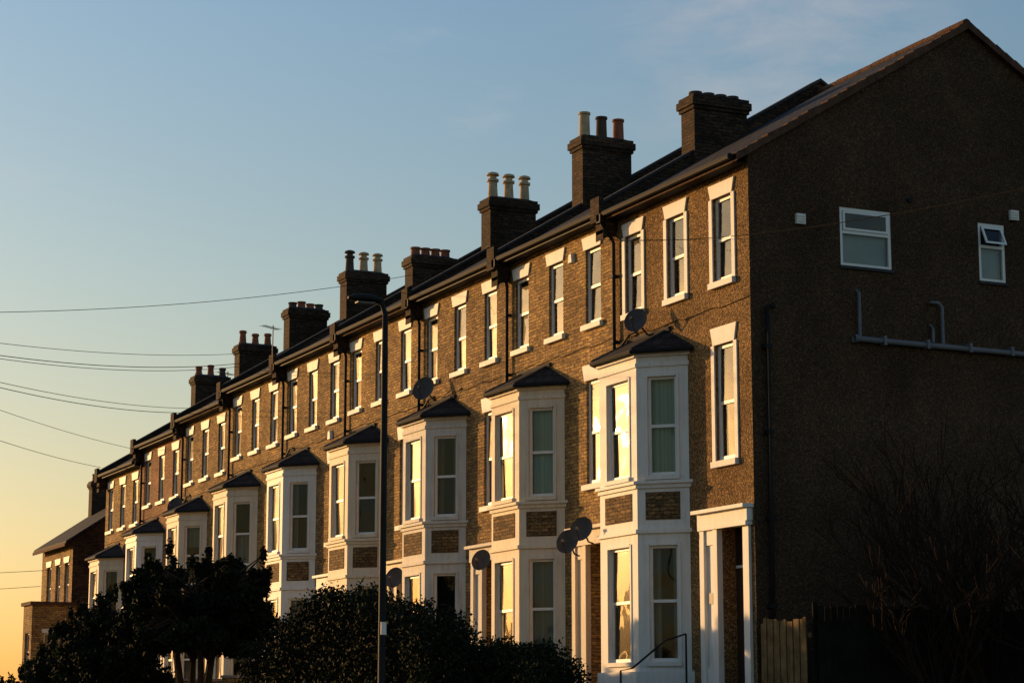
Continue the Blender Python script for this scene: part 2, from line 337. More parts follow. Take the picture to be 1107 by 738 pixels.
for n in range(9):
    Y0,Y1=Y[n],Y[n+1]; dz=dzs[n]; W=Y1-Y0; paint=paints[n]
    wk='peb' if n==0 else bricks[n-1]
    H=empty('pebbledash_house' if n==0 else 'brick_house',(0,Y0,0)); houses.append(H)
    w=MB(); win=MB(); trim=MB()
    f=F((0,Y0,dz),(0,1,0),(-1,0,0))
    tops=[(c-.36,c+.36,7.42,9.07) for c in (.97,2.8,4.6)]
    midw=(.61,1.33,3.97,6.2)
    door=(.36,1.16,-.35,2.72,.28)
    fwall(w,f,0,W,-2.6,EAVE,tops+[midw,door],wk,.12)
    for i,t in enumerate(tops+[midw]):
        c=(t[0]+t[1])/2
        sash(win,f,t[0],t[1],t[2],t[3],.06,None,fw=.07)
        lintel(trim,f,c,.36,t[3]+.002,t[3]+(.34 if i==3 else .28),'white')
        fbox(trim,f,t[0]-.1,t[1]+.1,-.02,.09,t[2]-.12,t[2]-.004,'white')
        if n==0:
            fbox(trim,f,t[0]-.12,t[0]-.002,-.01,.03,t[2],t[3],'white'); fbox(trim,f,t[1]+.002,t[1]+.12,-.01,.03,t[2],t[3],'white')
    fbox(win,f,.36,1.16,-.32,-.28,-.35,2.72,'door')
    for (a0,a1,z0,z1) in ((.46,.72,.0,.8),(.80,1.06,.0,.8),(.46,.72,.95,1.75),(.80,1.06,.95,1.75)):
        fbox(win,f,a0,a1,-.282,-.265,z0,z1,'door')
    fbox(win,f,.40,1.12,-.282,-.25,1.95,2.0,'frame')
    face(win,f,[(.42,-.27,2.03),(1.1,-.27,2.03),(1.1,-.27,2.66),(.42,-.27,2.66)],'glass',f.n)
    fbox(trim,f,.13,.34,-.01,.06,-2.6,2.68,paint); fbox(trim,f,1.18,1.84,-.01,.05,-2.6,2.68,paint)
    fbox(trim,f,1.18,1.34,.05,.12,-2.6,2.68,paint); fbox(trim,f,1.68,1.84,.05,.12,-2.6,2.68,paint)
    fbox(trim,f,1.341,1.679,.05,.085,-2.6,.1,paint); fbox(trim,f,1.341,1.679,.05,.085,2.4,2.679,paint)
    fbox(trim,f,.08,1.86,-.01,.15,2.682,2.76,paint)
    fbox(trim,f,.06,1.9,-.01,.13,2.762,3.0,paint); fbox(trim,f,.02,1.96,-.01,.24,3.002,3.07,paint)
    fbox(trim,f,.38,1.14,-.27,.1,-.6,-.36,'stone'); fbox(trim,f,.38,1.14,.102,.45,-.9,-.55,'stone')
    if n==0: fbox(trim,f,1.44,1.58,.052,.07,1.3,1.5,'door')
    if n>0:
        fbox(w,f,0.0,W,-.02,.045,EAVE-.16,EAVE-.01,wk); fbox(w,f,0.0,W,-.02,.025,EAVE-.26,EAVE-.162,wk)
    bay(trim,win,trim,Y0,dz,paint,'brickB' if n==0 else wk,n)
    fb=F((DEPTH,Y0,dz),(0,1,0),(1,0,0)); bo=[(1,1.9,4,5.6),(3,3.9,4,5.6),(1,1.9,7,8.6),(3,3.9,7,8.6),(2.8,4.2,.2,1.8)]
    fwall(w,fb,0,W,-2.6,EAVE,bo,wk)
    for o in bo: sash(win,fb,o[0],o[1],o[2],o[3])
    if n==0:
        g=F((0,0,dz),(1,0,0),(0,-1,0))
        g1=(2.03,3.2,7.71,8.86); g2=(5.28,5.92,7.68,8.86)
        fwall(w,g,0,DEPTH,-2.6,EAVE,[g1,g2],'peb_shade',.1)
        w.poly([(0,0,EAVE),(DEPTH,0,EAVE),(RX,0,RIDGE)],'peb_shade')
        for (a0,a1,z0,z1),zm in ((g1,.58),(g2,.6)):
            fw=.06
            fbox(win,g,a0,a0+fw,-.08,-.01,z0,z1,'frame'); fbox(win,g,a1-fw,a1,-.08,-.01,z0,z1,'frame')
            fbox(win,g,a0+fw,a1-fw,-.08,-.012,z0,z0+fw,'frame'); fbox(win,g,a0+fw,a1-fw,-.08,-.012,z1-fw,z1,'frame')
            zz=z0+(z1-z0)*zm; fbox(win,g,a0+fw,a1-fw,-.08,-.008,zz-.03,zz+.03,'frame')
            face(win,g,[(a0+fw,-.05,z0+fw),(a1-fw,-.05,z0+fw),(a1-fw,-.05,zz),(a0+fw,-.05,zz)],'glass',g.n)
            op=.0 if a0<4 else .16
            q0,q1,r0,r1=a0+fw+.01,a1-fw-.01,zz+.035,z1-fw-.01
            def bb(z): return .012+op*(r1-z)/(r1-r0)
            for (s0,s1,t0,t1) in ((q0,q0+.045,r0,r1),(q1-.045,q1,r0,r1),(q0+.045,q1-.045,r0,r0+.045),(q0+.045,q1-.045,r1-.045,r1)):
                win.hexa([g.p(s0,bb(t0)-.03,t0),g.p(s1,bb(t0)-.03,t0),g.p(s1,bb(t0),t0),g.p(s0,bb(t0),t0),g.p(s0,bb(t1)-.03,t1),g.p(s1,bb(t1)-.03,t1),g.p(s1,bb(t1),t1),g.p(s0,bb(t1),t1)],'frame')
            face(win,g,[(q0+.04,bb(r0)-.015,r0+.04),(q1-.04,bb(r0)-.015,r0+.04),(q1-.04,bb(r1)-.015,r1-.04),(q0+.04,bb(r1)-.015,r1-.04)],'glass',g.n)
            face(win,g,[(a0-.02,-.14,z0-.02),(a1+.02,-.14,z0-.02),(a1+.02,-.14,zz),(a0-.02,-.14,zz)],'frost',g.n)
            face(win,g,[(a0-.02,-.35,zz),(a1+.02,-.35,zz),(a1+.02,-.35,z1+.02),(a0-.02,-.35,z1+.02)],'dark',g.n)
            fbox(win,g,a0-.03,a1+.03,-.02,.05,z0-.06,z0-.003,'lead')
        fx=MB()
        for (a,z) in ((1.12,8.52),(6.15,9.08)):
            fbox(fx,g,a-.1,a+.1,0.004,.07,z-.1,z+.1,'white')
            for t in (-.05,0,.05): fbox(fx,g,a-.08,a+.08,.07,.085,z+t-.012,z+t+.012,'white')
        fx.tube([g.p(3.65,.005,9.15),g.p(3.65,.05,9.15)],.055,'black',10)
        fx.obj('wall_vents',H)
        pp=MB()
        pp.tube([g.p(2.25,.09,6.29),g.p(7.4,.09,6.25),g.p(7.6,.09,6.1),g.p(7.6,.09,-.6)],.055,'pipe',10)
        pp.tube([g.p(2.36,.09,6.29),g.p(2.36,.09,7.18),g.p(2.36,0,7.25)],.035,'pipe',8)
        pp.tube([g.p(4.28,.09,6.3),g.p(4.28,.09,7.05),g.p(4.2,.09,7.13),g.p(4.05,.09,7.13),g.p(4.05,0,7.13)],.035,'pipe',8)
        pp.tube([g.p(4.05,.09,6.34),g.p(4.05,.09,6.62),g.p(4.05,0,6.7)],.03,'pipe',8)
        for a in (2.9,3.9,4.9,5.9): fbox(pp,g,a-.03,a+.03,.0,.16,6.2,6.38,'pipe')
        pp.tube([g.p(2.22,.09,6.29),g.p(2.3,.09,6.29)],.08,'pipe',10)
        pp.obj('waste_pipes',H,True)
        bp=MB()
        bp.tube([g.p(.5,.0,6.8),g.p(.45,.1,6.8),g.p(.3,.1,6.74),g.p(.3,.1,-.6)],.045,'black',8)
        for z in (6,4.4,2.8,1.2): fbox(bp,g,.23,.37,.0,.16,z-.04,z+.04,'black')
        bp.obj('soil_pipe',H,True)
    yy=Y1-.01
    w.poly([(0.01,yy,-2.6),(DEPTH-.01,yy,-2.6),(DEPTH-.01,yy,EAVE+dz),(RX,yy,RIDGE+dz),(0.01,yy,EAVE+dz)],wk)
    if n>0:
        yy=Y0+.01
        w.poly([(0.01,yy,-2.6),(DEPTH-.01,yy,-2.6),(DEPTH-.01,yy,EAVE+dz),(RX,yy,RIDGE+dz),(0.01,yy,EAVE+dz)],wk)
    w.obj('walls',H); win.obj('windows_and_door',H); trim.obj('bay_window_and_trim',H)
    r=MB(); ya=Y0-(.07 if n==0 else 0); yb=Y1-.005; t=.1
    for (xa,xb) in ((-.3,RX),(RX,DEPTH+.3)):
        za=rz(xa,dz)+.02; zb=rz(xb,dz)+.02
        r.hexa([(xa,ya,za),(xb,ya,zb),(xb,yb,zb),(xa,yb,za),(xa,ya,za+t),(xb,ya,zb+t),(xb,yb,zb+t),(xa,yb,za+t)],'slate')
    k=int((yb-ya)/.45)
    for i in range(k):
        y0=ya+(yb-ya)*i/k; y1=ya+(yb-ya)*(i+1)/k-.012
        hz=RIDGE+dz+.1; j=random.uniform(-.008,.008)
        r.tube([(RX,y0,hz+j),(RX,y1,hz+j)],.1,'tile' if n==0 else 'lead',8)
    if n==0:
        for xa,xb in ((-.3,RX),(RX,DEPTH+.3)):
            m=24
            for i in range(m):
                x0=xa+(xb-xa)*i/m; x1=xa+(xb-xa)*(i+1)/m; j=random.uniform(0,.03)
                r.hexa([(x0,-.12,rz(x0,0)-.02),(x1,-.12,rz(x1,0)-.02),(x1,.1,rz(x1,0)-.02),(x0,.1,rz(x0,0)-.02),
                        (x0,-.12,rz(x0,0)+.14+j),(x1,-.12,rz(x1,0)+.12+j),(x1,.1,rz(x1,0)+.12+j),(x0,.1,rz(x0,0)+.14+j)],'tile')
    ga=Y0+.02; gb=Y1-.02
    r.box(-.29,-.047,ga,gb,EAVE+dz-.21,EAVE+dz-.19,'black')
    r.box(-.31,-.29,ga,gb,EAVE+dz-.21,EAVE+dz-.04,'black' if n%3 else 'tile')
    r.tube([(-.37,ga,EAVE+dz-.1),(-.37,gb,EAVE+dz-.1)],.065,'black',8)
    r.obj('roof',H)
    pw=MB(); dd=max(dz,dzs[n+1] if n<8 else -99)
    for (xa,xb) in ((-.34,RX),(RX,DEPTH+.34)):
        za=rz(xa,dd); zb=rz(xb,dd)
        ym,yM=Y1-.17,Y1+.17
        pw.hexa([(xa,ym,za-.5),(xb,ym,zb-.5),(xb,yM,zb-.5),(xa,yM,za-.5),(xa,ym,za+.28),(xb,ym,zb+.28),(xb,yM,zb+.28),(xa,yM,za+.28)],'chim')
        pw.hexa([(xa,ym-.04,za+.28),(xb,ym-.04,zb+.28),(xb,yM+.04,zb+.28),(xa,yM+.04,za+.28),(xa,ym-.04,za+.35),(xb,ym-.04,zb+.35),(xb,yM+.04,zb+.35),(xa,yM+.04,za+.35)],'lead')
    ze=rz(-.34,dd)
    pw.box(-.45,-.342,Y1-.2,Y1+.2,ze-.12,ze+.42,'chim'); pw.box(-.34,-.048,Y1-.165,Y1+.165,ze-.36,ze-.28,'chim')
    pw.obj('party_wall_parapet',H)
    if n<8:
        c=MB(); chimney(c,Y1,chz[n],rz(1.5,min(dz,dzs[n+1]))-.2,potsets[n]); c.obj('chimney_stack',H,False)
    d=MB(); xp=-.09; yp=Y1-.16
    if n<8:
        d.tube([(-.37,yp,EAVE+dz-.14),(-.36,yp,EAVE+dz-.3),(xp-.02,yp,EAVE+dz-.62),(xp,yp,EAVE+dz-.7),(xp,yp,-.8)],.04,'black',8)
        d.box(-.45,-.3,yp-.09,yp+.09,EAVE+dz-.28,EAVE+dz-.1,'black')
        for z in (8.3,6.9,5.2,3.4,1.6): d.box(-.15,-.002,yp-.06,yp+.06,z+dz-.03,z+dz+.03,'black')
        if n%2==0:
            y2=yp-.2; d.tube([(-.02,y2-.6,7.0+dz),(-.1,y2-.5,6.95+dz),(-.1,y2,6.7+dz),(-.1,y2,-.8)],.035,'black',8)
        d.obj('drainpipes',H,True)
    cb=MB(); pts=[(-.012,Y0+W*i/16,6.95+dz-.015*(i%4)) for i in range(17)]
    cb.tube(pts,.007,'wire',4); cb.obj('wall_cable',H)
def wallbox(y,z,k,s=.13,name='burglar_alarm_box',par=None):
    mb=MB(); mb.hexa([(-.002,y-s,z-s),(-.002,y+s,z-s),(-.08,y+s*.8,z-s*.9),(-.08,y-s*.8,z-s*.9),(-.002,y-s*.7,z+s),(-.002,y+s*.7,z+s),(-.08,y+s*.5,z+s*.8),(-.08,y-s*.5,z+s*.8)],k); return mb.obj(name,par)
wallbox(7.45,9.1,'white',.11,par=houses[1]); wallbox(22.9,7.0,'white',par=houses[4])
sd=(-.75,-.6,.35)
dish('satellite_dish',(-.4,3.75,7.05),sd,.25)
dish('satellite_dish',(-.4,15.0,7.2),sd,.3)
dish('satellite_dish',(-.85,5.35,2.95),sd,.25)
dish('satellite_dish',(-.8,6.1,2.75),sd,.25)
dish('satellite_dish',(-.5,11.2,2.7),sd,.24)
dish('satellite_dish',(-.5,16.6,2.6),sd,.26)
dish('satellite_dish',(-.4,37.3,6.2),sd,.3)
dish('satellite_dish',(-.4,43.2,5.2),sd,.3)
def aerial(x,y,z0,z1):
    mb=MB(); mb.tube([(x,y,z0),(x,y,z1)],.02,'pipe',6); d=Vector((-.8,-.6,0)); p=Vector((x,y,z1-.1))
    mb.tube([p-d*.35,p+d*.6],.012,'pipe',5)
    for i in range(9):
        q=p+d*(-.3+i*.11); s=Vector((.6,-.8,0))*.16; mb.tube([q-s,q+s],.006,'pipe',4)
    mb.obj('tv_aerial')
aerial(2.0,34.4,10.4,12.2); aerial(3.2,43.4,10.2,12.0)
hr=MB(); hr.tube([(-.35,2.0,.75),(-.8,2.0,.62),(-1.5,2.0,.1),(-1.75,2.0,.05),(-1.75,2.0,-.7)],.02,'black',6); hr.tube([(-.35,2.0,.75),(-.35,2.0,-.6)],.02,'black',6); hr.obj('handrail')
# ---------------------------------------------------------------- far buildings
H=empty('brick_house',(0,54,-3)); w=MB(); win=MB(); r=MB(); by=-3.5
f=F((0,54,0),(0,1,0),(-1,0,0)); ops=[(.6,1.4,3.6,5.4),(2.2,3.0,3.6,5.4),(3.9,4.7,3.6,5.4),(.6,1.6,.2,2.0),(3.4,4.7,.2,2.0)]
fwall(w,f,0,5.7,by,6.3,ops,'brick')
for o in ops: sash(win,f,*o); lintel(w,f,(o[0]+o[1])/2,(o[1]-o[0])/2,o[3]+.002,o[3]+.25); fbox(w,f,o[0]-.08,o[1]+.08,-.02,.08,o[2]-.1,o[2]-.004,'white')
w.poly([(0,54,by),(8,54,by),(8,54,6.3),(4,54,9.0),(0,54,6.3)],'chim'); w.poly([(0,59.7,by),(8,59.7,by),(8,59.7,6.3),(4,59.7,9.0),(0,59.7,6.3)],'chim'); w.poly([(8,54,by),(8,59.7,by),(8,59.7,6.3),(8,54,6.3)],'chim')
for xa,xb,za,zb in ((-.35,4,6.1,9.02),(4,8.35,9.02,6.1)):
    r.hexa([(xa,53.8,za),(xb,53.8,zb),(xb,59.9,zb),(xa,59.9,za),(xa,53.8,za+.12),(xb,53.8,zb+.12),(xb,59.9,zb+.12),(xa,59.9,za+.12)],'slate')
r.box(-.4,-.36,53.8,59.9,6.0,6.13,'tile')
chimney(r,59.4,9.3,7.2,[(.3,'terra','s')]*3,xc=2.6)
w.obj('walls',H); win.obj('windows',H); r.obj('roof',H)
H=empty('brick_extension',(-1.95,52.4,-3)); w=MB(); ex,ey=-1.95,52.3
fr=F((ex,ey,0),(1,0,0),(0,-1,0)); fl=F((ex,ey,0),(0,1,0),(-1,0,0))
fwall(w,fr,0,1.85,by,3.5,[(.5,1.4,.9,2.4)],'brick'); fwall(w,fl,0,1.6,by,3.5,[(.4,1.2,.9,2.4)],'brick')
sash(w,fr,.5,1.4,.9,2.4,cur='full1'); sash(w,fl,.4,1.2,.9,2.4)
w.box(ex-.1,ex+1.93,ey-.1,ey+1.7,3.5,3.64,'tile'); w.poly([(ex+1.85,ey,by),(ex+1.85,ey+1.6,by),(ex+1.85,ey+1.6,3.5),(ex+1.85,ey,3.5)],'brick'); w.poly([(ex,ey+1.6,by),(ex+1.85,ey+1.6,by),(ex+1.85,ey+1.6,3.5),(ex,ey+1.6,3.5)],'brick')
fbox(w,fr,.42,1.48,-.01,.03,2.4,2.56,'white'); fbox(w,fr,.42,1.48,-.01,.06,.8,.896,'white')
w.obj('extension_walls',H)
for (x,y,zz) in ((-16.6,118,.2),(-6,130,.6),(-26,135,-.4)):
    H=empty('distant_house',(x,y,-4)); w=MB()
    w.box(x,x+7,y,y+9,-5,zz,'chim')
    w.poly([(x-.3,y-.3,zz),(x+7.3,y-.3,zz),(x+3.5,y-.3,zz+2.4)],'chim'); w.poly([(x-.3,y+9.3,zz),(x+7.3,y+9.3,zz),(x+3.5,y+9.3,zz+2.4)],'chim')
    w.poly([(x-.3,y-.3,zz),(x+3.5,y-.3,zz+2.4),(x+3.5,y+9.3,zz+2.4),(x-.3,y+9.3,zz)],'slate'); w.poly([(x+7.3,y-.3,zz),(x+3.5,y-.3,zz+2.4),(x+3.5,y+9.3,zz+2.4),(x+7.3,y+9.3,zz)],'slate')
    for a in (1.5,5.5): sash(w,F((x-.12,y,0),(0,1,0),(-1,0,0)),a,a+1,-2.2,-.8)
    chimney(w,y+.6,zz+3.0,zz,[(.4,'terra','s')]*3,xc=x+3.4)
    w.obj('house_body',H)
# ---------------------------------------------------------------- ground
def gx(x):
    pts=[(-4000,-6),(-200,-2.6),(-30,-2.15),(-9,-2.15),(-5.2,-.75),(12,-.75),(40,-.9),(200,-3),(4000,-6)]
    for (a,za),(b,zb) in zip(pts[:-1],pts[1:]):
        if a<=x<=b: return za+(zb-za)*(x-a)/(b-a)
    return -6
def gy(y):
    pts=[(-4000,-2),(-60,0),(28,0),(50,-1.4),(80,-2.2),(4000,-2.5)]
    for (a,za),(b,zb) in zip(pts[:-1],pts[1:]):
        if a<=y<=b: return za+(zb-za)*(y-a)/(b-a)
    return -2.5
def G(x,y): return gx(x)+gy(y)
XS=[-4000,-1000,-200,-60,-30,-19.5,-17,-9,-7.2,-5.2,-2,12,40,200,1000,4000]; YS=[-4000,-1000,-200,-60]+list(range(-50,121,10))+[200,500,1500,4000]
g=MB()
for i in range(len(XS)-1):
    for j in range(len(YS)-1):
        low=.3 if (XS[i]>=-17 and XS[i+1]<=-9) else 0
        q=[(XS[i],YS[j]),(XS[i+1],YS[j]),(XS[i+1],YS[j+1]),(XS[i],YS[j+1])]
        g.poly([(a,b,G(a,b)-low) for a,b in q],'grass')
g.obj('ground')
def strip(x0,x1,off,k):
    mb=MB(); ys=[y for y in YS if -200<=y<=500]
    for a,b in zip(ys[:-1],ys[1:]):
        mb.poly([(x0,a,gx(x0)+gy(a)+off),(x1,a,gx(x1)+gy(a)+off),(x1,b,gx(x1)+gy(b)+off),(x0,b,gx(x0)+gy(b)+off)],k)
    return mb
strip(-17,-9,-.12,'asphalt').obj('road'); strip(-9.0,-7.2,.004,'paving').obj('pavement'); strip(-19.5,-17.0,.004,'paving').obj('pavement')
for x0,x1 in ((-9.15,-9.0),(-17.0,-16.85)):
    mb=MB(); ys=[y for y in YS if -200<=y<=500]
    for a,b in zip(ys[:-1],ys[1:]):
        mb.hexa([(x0,a,-2.6+gy(a)),(x1,a,-2.6+gy(a)),(x1,b,-2.6+gy(b)),(x0,b,-2.6+gy(b)),(x0,a,-2.14+gy(a)),(x1,a,-2.14+gy(a)),(x1,b,-2.14+gy(b)),(x0,b,-2.14+gy(b))],'kerb')
    mb.obj('kerb')
mb=MB()
for i in range(-30,40):
    y0=i*6; y1=y0+3
    mb.poly([(-13.05,y0,-2.15+gy(y0)-.112),(-12.95,y0,-2.15+gy(y0)-.112),(-12.95,y1,-2.15+gy(y1)-.112),(-13.05,y1,-2.15+gy(y1)-.112)],'line')
mb.obj('road_markings')
# ---------------------------------------------------------------- fences
def fence(name,p0,p1,z0,z1,k,gap=.012,pw=.13):
    mb=MB(); p0=Vector((p0[0],p0[1],0)); p1=Vector((p1[0],p1[1],0)); d=(p1-p0); l=d.length; d.normalize(); n=Vector((d.y,-d.x,0))
    f=F(p0,d,n); c=int(l/pw)
    for i in range(c):
        a=i*pw; h=z1+random.uniform(-.05,.03); o=.012*(i%2)
        fbox(mb,f,a+gap/2,a+pw-gap/2,o,o+.02,z0,h,k)
    for z in (z0+.3,z1-.3): fbox(mb,f,0,l,-.06,-.002,z-.04,z+.04,k)
    for a in np.arange(0,l+.1,1.8): fbox(mb,f,a-.05,a+.05,-.1,-.062,z0-.3,z1+.06,k)
    mb.obj(name)
fence('wooden_fence',(.03,-.12),(.03,-1.75),-.8,.92,'wood',.02,.11)
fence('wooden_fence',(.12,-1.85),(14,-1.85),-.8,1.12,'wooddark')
gw=MB()
for n in range(0,9):
    y=Y[n+1]; dz=gy(y)
    gw.box(-5.0,-1.2,y+.0,y+.22,-1.6+dz,.1+dz,'brickB'); gw.box(-5.03,-1.17,y-.03,y+.25,.1+dz,.16+dz,'stone')
gw.obj('garden_wall')
# ---------------------------------------------------------------- vegetation
def leaves(name,clumps,count,size,mats=('leafA','leafB','leafC'),wts=(.7,.3,.0),aspect=1.6,parent=None,shell=.3):
    mb=MB()
    for k in mats: mb.mi(k)
    C=np.array([c[0] for c in clumps],float); Rd=np.array([c[1] for c in clumps],float)
    vols=(Rd.prod(1))**.67; pr=vols/vols.sum()
    ids=rng.choice(len(clumps),count,p=pr)
    d=rng.normal(size=(count,3)); d/=np.linalg.norm(d,axis=1)[:,None]
    rr=(shell+(1-shell)*rng.random(count))*(1+.14*rng.normal(size=count))
    P=C[ids]+d*Rd[ids]*rr[:,None]
    u=rng.normal(size=(count,3)); u/=np.linalg.norm(u,axis=1)[:,None]
    v=np.cross(u,rng.normal(size=(count,3))); v/=np.linalg.norm(v,axis=1)[:,None]
    s=size*(.5+.9*rng.random(count))[:,None]; u=u*s*aspect*.5; v=v*s*.5
    V=np.stack([P-u,P+v*.9,P+u,P-v*.9],1).reshape(-1,3)
    Fc=np.arange(count*4).reshape(-1,4)
    cm=rng.choice(len(mats),len(clumps),p=wts); rm=rng.choice(len(mats),count,p=wts)
    Mi=np.where(rng.random(count)<.7,cm[ids],rm)
    mb.v=V.tolist(); mb.f=Fc.tolist(); mb.m=Mi.tolist()
    return mb.obj(name,parent)
def hedge(name,x,y0,y1,zfun,wd,count,size,**kw):
    E=empty(name,(x,y0,G(x,y0))); cl=[]; m=MB()
    y=y0
    while y<y1:
        top=float(zfun(y))+random.uniform(-.08,.08); gz=G(x,y)
        for lev in np.arange(gz+.2,top-.2,.34):
            for dx in (-wd*.42,wd*.0,wd*.42):
                cl.append(((x+dx+random.uniform(-.08,.08),y+random.uniform(-.15,.15),lev+random.uniform(-.08,.08)),(random.uniform(.26,.36),random.uniform(.28,.4),random.uniform(.26,.36))))
        for dx in (-wd*.3,wd*.2): cl.append(((x+dx+random.uniform(-.15,.15),y,top-.22),(random.uniform(.25,.4),random.uniform(.25,.4),random.uniform(.18,.3))))
        if random.random()<.5: cl.append(((x+random.uniform(-.3,.3),y,top+.02),(.1,.1,random.uniform(.1,.24))))
        m.tube([(x,y,gz-.1),(x+random.uniform(-.2,.2),y+.1,(gz+top)/2),(x+random.uniform(-.3,.3),y,top-.3)],[.05,.035,.012],'bark',5)
        y+=.32
    leaves('foliage',cl,count,size,parent=E,**kw)
    m.obj('stems',E)
def z1(y): return np.interp(y,[-.6,.2,1.5,3.2,4.5,5.5,7,8.2,9.6],[.2,.85,1.2,1.4,1.65,1.5,1.1,.85,.3])
hedge('hedge',-6.1,-.5,9.6,z1,1.3,120000,.045)
hedge('hedge',-5.2,-2.4,.9,lambda y:np.interp(y,[-2.4,-1.6,.9],[.1,.38,.5]),.9,34000,.042)
def tree(name,base,height,clumps,count,size,trunks,**kw):
    E=empty(name,base); b=MB()
    for (dx,dy,r) in trunks:
        p0=Vector((base[0]+dx*.25,base[1]+dy*.25,base[2]-.2))
        tgt=Vector((base[0]+dx,base[1]+dy,base[2]+height*.62))
        mid=(p0+tgt)/2+Vector((random.uniform(-.1,.1),random.uniform(-.1,.1),0))
        b.tube([p0,mid,tgt],[r,r*.75,r*.5],'bark',8)
        for c,rad in clumps[::2]:
            cv=Vector(c)
            if (cv-tgt).length<2.2: b.tube([mid.lerp(tgt,random.uniform(.3,1)),(tgt+cv)/2+Vector((0,0,.1)),cv],[r*.4,r*.25,r*.08],'bark',5)
    b.obj('trunk_and_limbs',E)
    leaves('foliage',clumps,count,size,parent=E,**kw)
bx,byy=-7.0,11.9; cl=[]
for i in range(120):
    a=random.uniform(0,2*math.pi); rr=math.sqrt(random.random())*1.65
    zt=2.6-.26*rr**1.6; z=random.uniform(max(.35,zt-1.9+rr*.2),zt)
    s=random.uniform(.16,.36); cl.append(((bx+rr*math.cos(a),byy+rr*math.sin(a)*1.3,z),(s,s,s*.75)))
for i in range(22):
    a=random.uniform(0,2*math.pi); cl.append(((bx+math.cos(a)*1.5,byy+math.sin(a)*1.6,random.uniform(.6,2.3)),(.12,.12,.26)))
for i in range(26):
    cl.append(((bx+random.uniform(-1.3,1.2),byy+random.uniform(-1,1),random.uniform(2.2,2.75)),(.08,.08,.22)))
tree('garden_tree',(bx,byy,G(bx,byy)),4.6,cl,85000,.06,[(-.5,.3,.12),(.4,-.2,.13),(.1,.6,.1),(-.1,-.5,.1)],wts=(.8,.2,.0),shell=.2,aspect=2.2)
def bush(name,x,y,rx,ry,top,count,size,n=40,**kw):
    gz=G(x,y); cl=[]
    for i in range(n):
        a=random.uniform(0,2*math.pi); rr=math.sqrt(random.random())
        zt=gz+(top-gz)*(1-.5*rr*rr); z=random.uniform(gz+.2,zt-.15); s=random.uniform(.22,.45)
        cl.append(((x+rr*rx*math.cos(a),y+rr*ry*math.sin(a),z),(s,s,s*.9)))
    for i in range(n//3):
        a=random.uniform(0,2*math.pi); rr=random.random()
        cl.append(((x+rr*rx*math.cos(a),y+rr*ry*math.sin(a),gz+(top-gz)*(1-.5*rr*rr)),(.1,.1,.25)))
    E=empty(name,(x,y,gz)); leaves('foliage',cl,count,size,parent=E,**kw); m=MB()
    for i in range(6):
        a=random.uniform(0,6.28); m.tube([(x,y,gz-.1),(x+.3*math.cos(a),y+.3*math.sin(a),gz+.8),(x+rx*.6*math.cos(a),y+ry*.6*math.sin(a),(gz+top)/2)],[.06,.04,.015],'bark',5)
    m.obj('stems',E)
bush('garden_bush',-7.2,18.2,1.2,2.2,2.15,60000,.065,80)
bush('garden_bush',-7.0,22.5,1.3,2.0,1.9,50000,.065,70)
bush('garden_bush',-6.9,27,1.1,1.6,1.0,26000,.07,50,wts=(.35,.35,.3))
bush('garden_bush',-7.4,33,1.3,2.0,.3,20000,.08,40,wts=(.4,.3,.3))
bush('garden_bush',-3.0,8.5,.8,1.0,.3,14000,.05,30)
def shrub(name,x,y,z,n,h,seed,spread=.55):
    rnd=random.Random(seed); mb=MB()
    def grow(p,d,l,r,lev):
        pts=[p]; q=p.copy(); dd=d.copy()
        for i in range(4):
            dd=(dd+Vector((rnd.uniform(-1,1),rnd.uniform(-1,1),rnd.uniform(-.4,.7)))*.17).normalized(); q=q+dd*l/4; pts.append(q.copy())
        mb.tube(pts,[max(.009,r*(1-.14*i)) for i in range(5)],'twig',4,False)
        if lev<4:
            for i in range(rnd.choice([2,3,3])):
                b=pts[rnd.choice([1,2,3,4,4])]; nd=(dd+Vector((rnd.uniform(-1,1),rnd.uniform(-1,1),rnd.uniform(-.3,.9)))*.62).normalized()
                grow(b,nd,l*rnd.uniform(.6,.82),r*.62,lev+1)
    for i in range(n):
        a=rnd.uniform(0,6.28); grow(Vector((x+.15*math.cos(a),y+.15*math.sin(a),z)),Vector((math.cos(a)*spread,math.sin(a)*spread,1)).normalized(),h*.38,.04,0)
    mb.obj(name)
shrub('bare_shrub',3.3,-2.9,-.8,13,4.9,3); shrub('bare_shrub',5.4,-3.2,-.8,13,5.0,5); shrub('bare_shrub',1.9,-3.1,-.8,6,3.4,9); shrub('bare_shrub',4.3,-4.2,-.9,11,4.0,12)
# ---------------------------------------------------------------- street lamp
lx,ly=-8.0,-1.8; lz=G(lx,ly); mb=MB()
mb.tube([(lx,ly,lz-.1),(lx,ly,lz+.02),(lx,ly,lz+1.3),(lx,ly,lz+1.4),(lx,ly,5.0),(lx,ly,5.72)],[.11,.085,.085,.06,.052,.045],'black',14)
mb.tube([(lx,ly,5.65),(lx-.05,ly,5.83),(lx-.18,ly,5.88)],[.045,.04,.04],'black',10)
rings=[]
for i,(dx,r) in enumerate([(-.04,.03),(-.1,.08),(-.25,.13),(-.42,.14),(-.56,.11),(-.65,.04)]):
    rings.append([Vector((lx+dx,ly+math.cos(t)*r,5.89+math.sin(t)*r*(.65 if math.sin(t)>0 else .35))) for t in [2*math.pi*j/14 for j in range(14)]])
for A,B in zip(rings[:-1],rings[1:]):
    for j in range(14): mb.poly([A[j],A[(j+1)%14],B[(j+1)%14],B[j]],'black')
mb.poly(rings[-1],'black')
mb.box(lx-.5,lx-.2,ly-.07,ly+.07,5.82,5.84,'pipe')
mb.box(lx-.045,lx+.045,ly-.075,ly-.06,.5,.7,'white')
mb.obj('street_lamp',None,True)
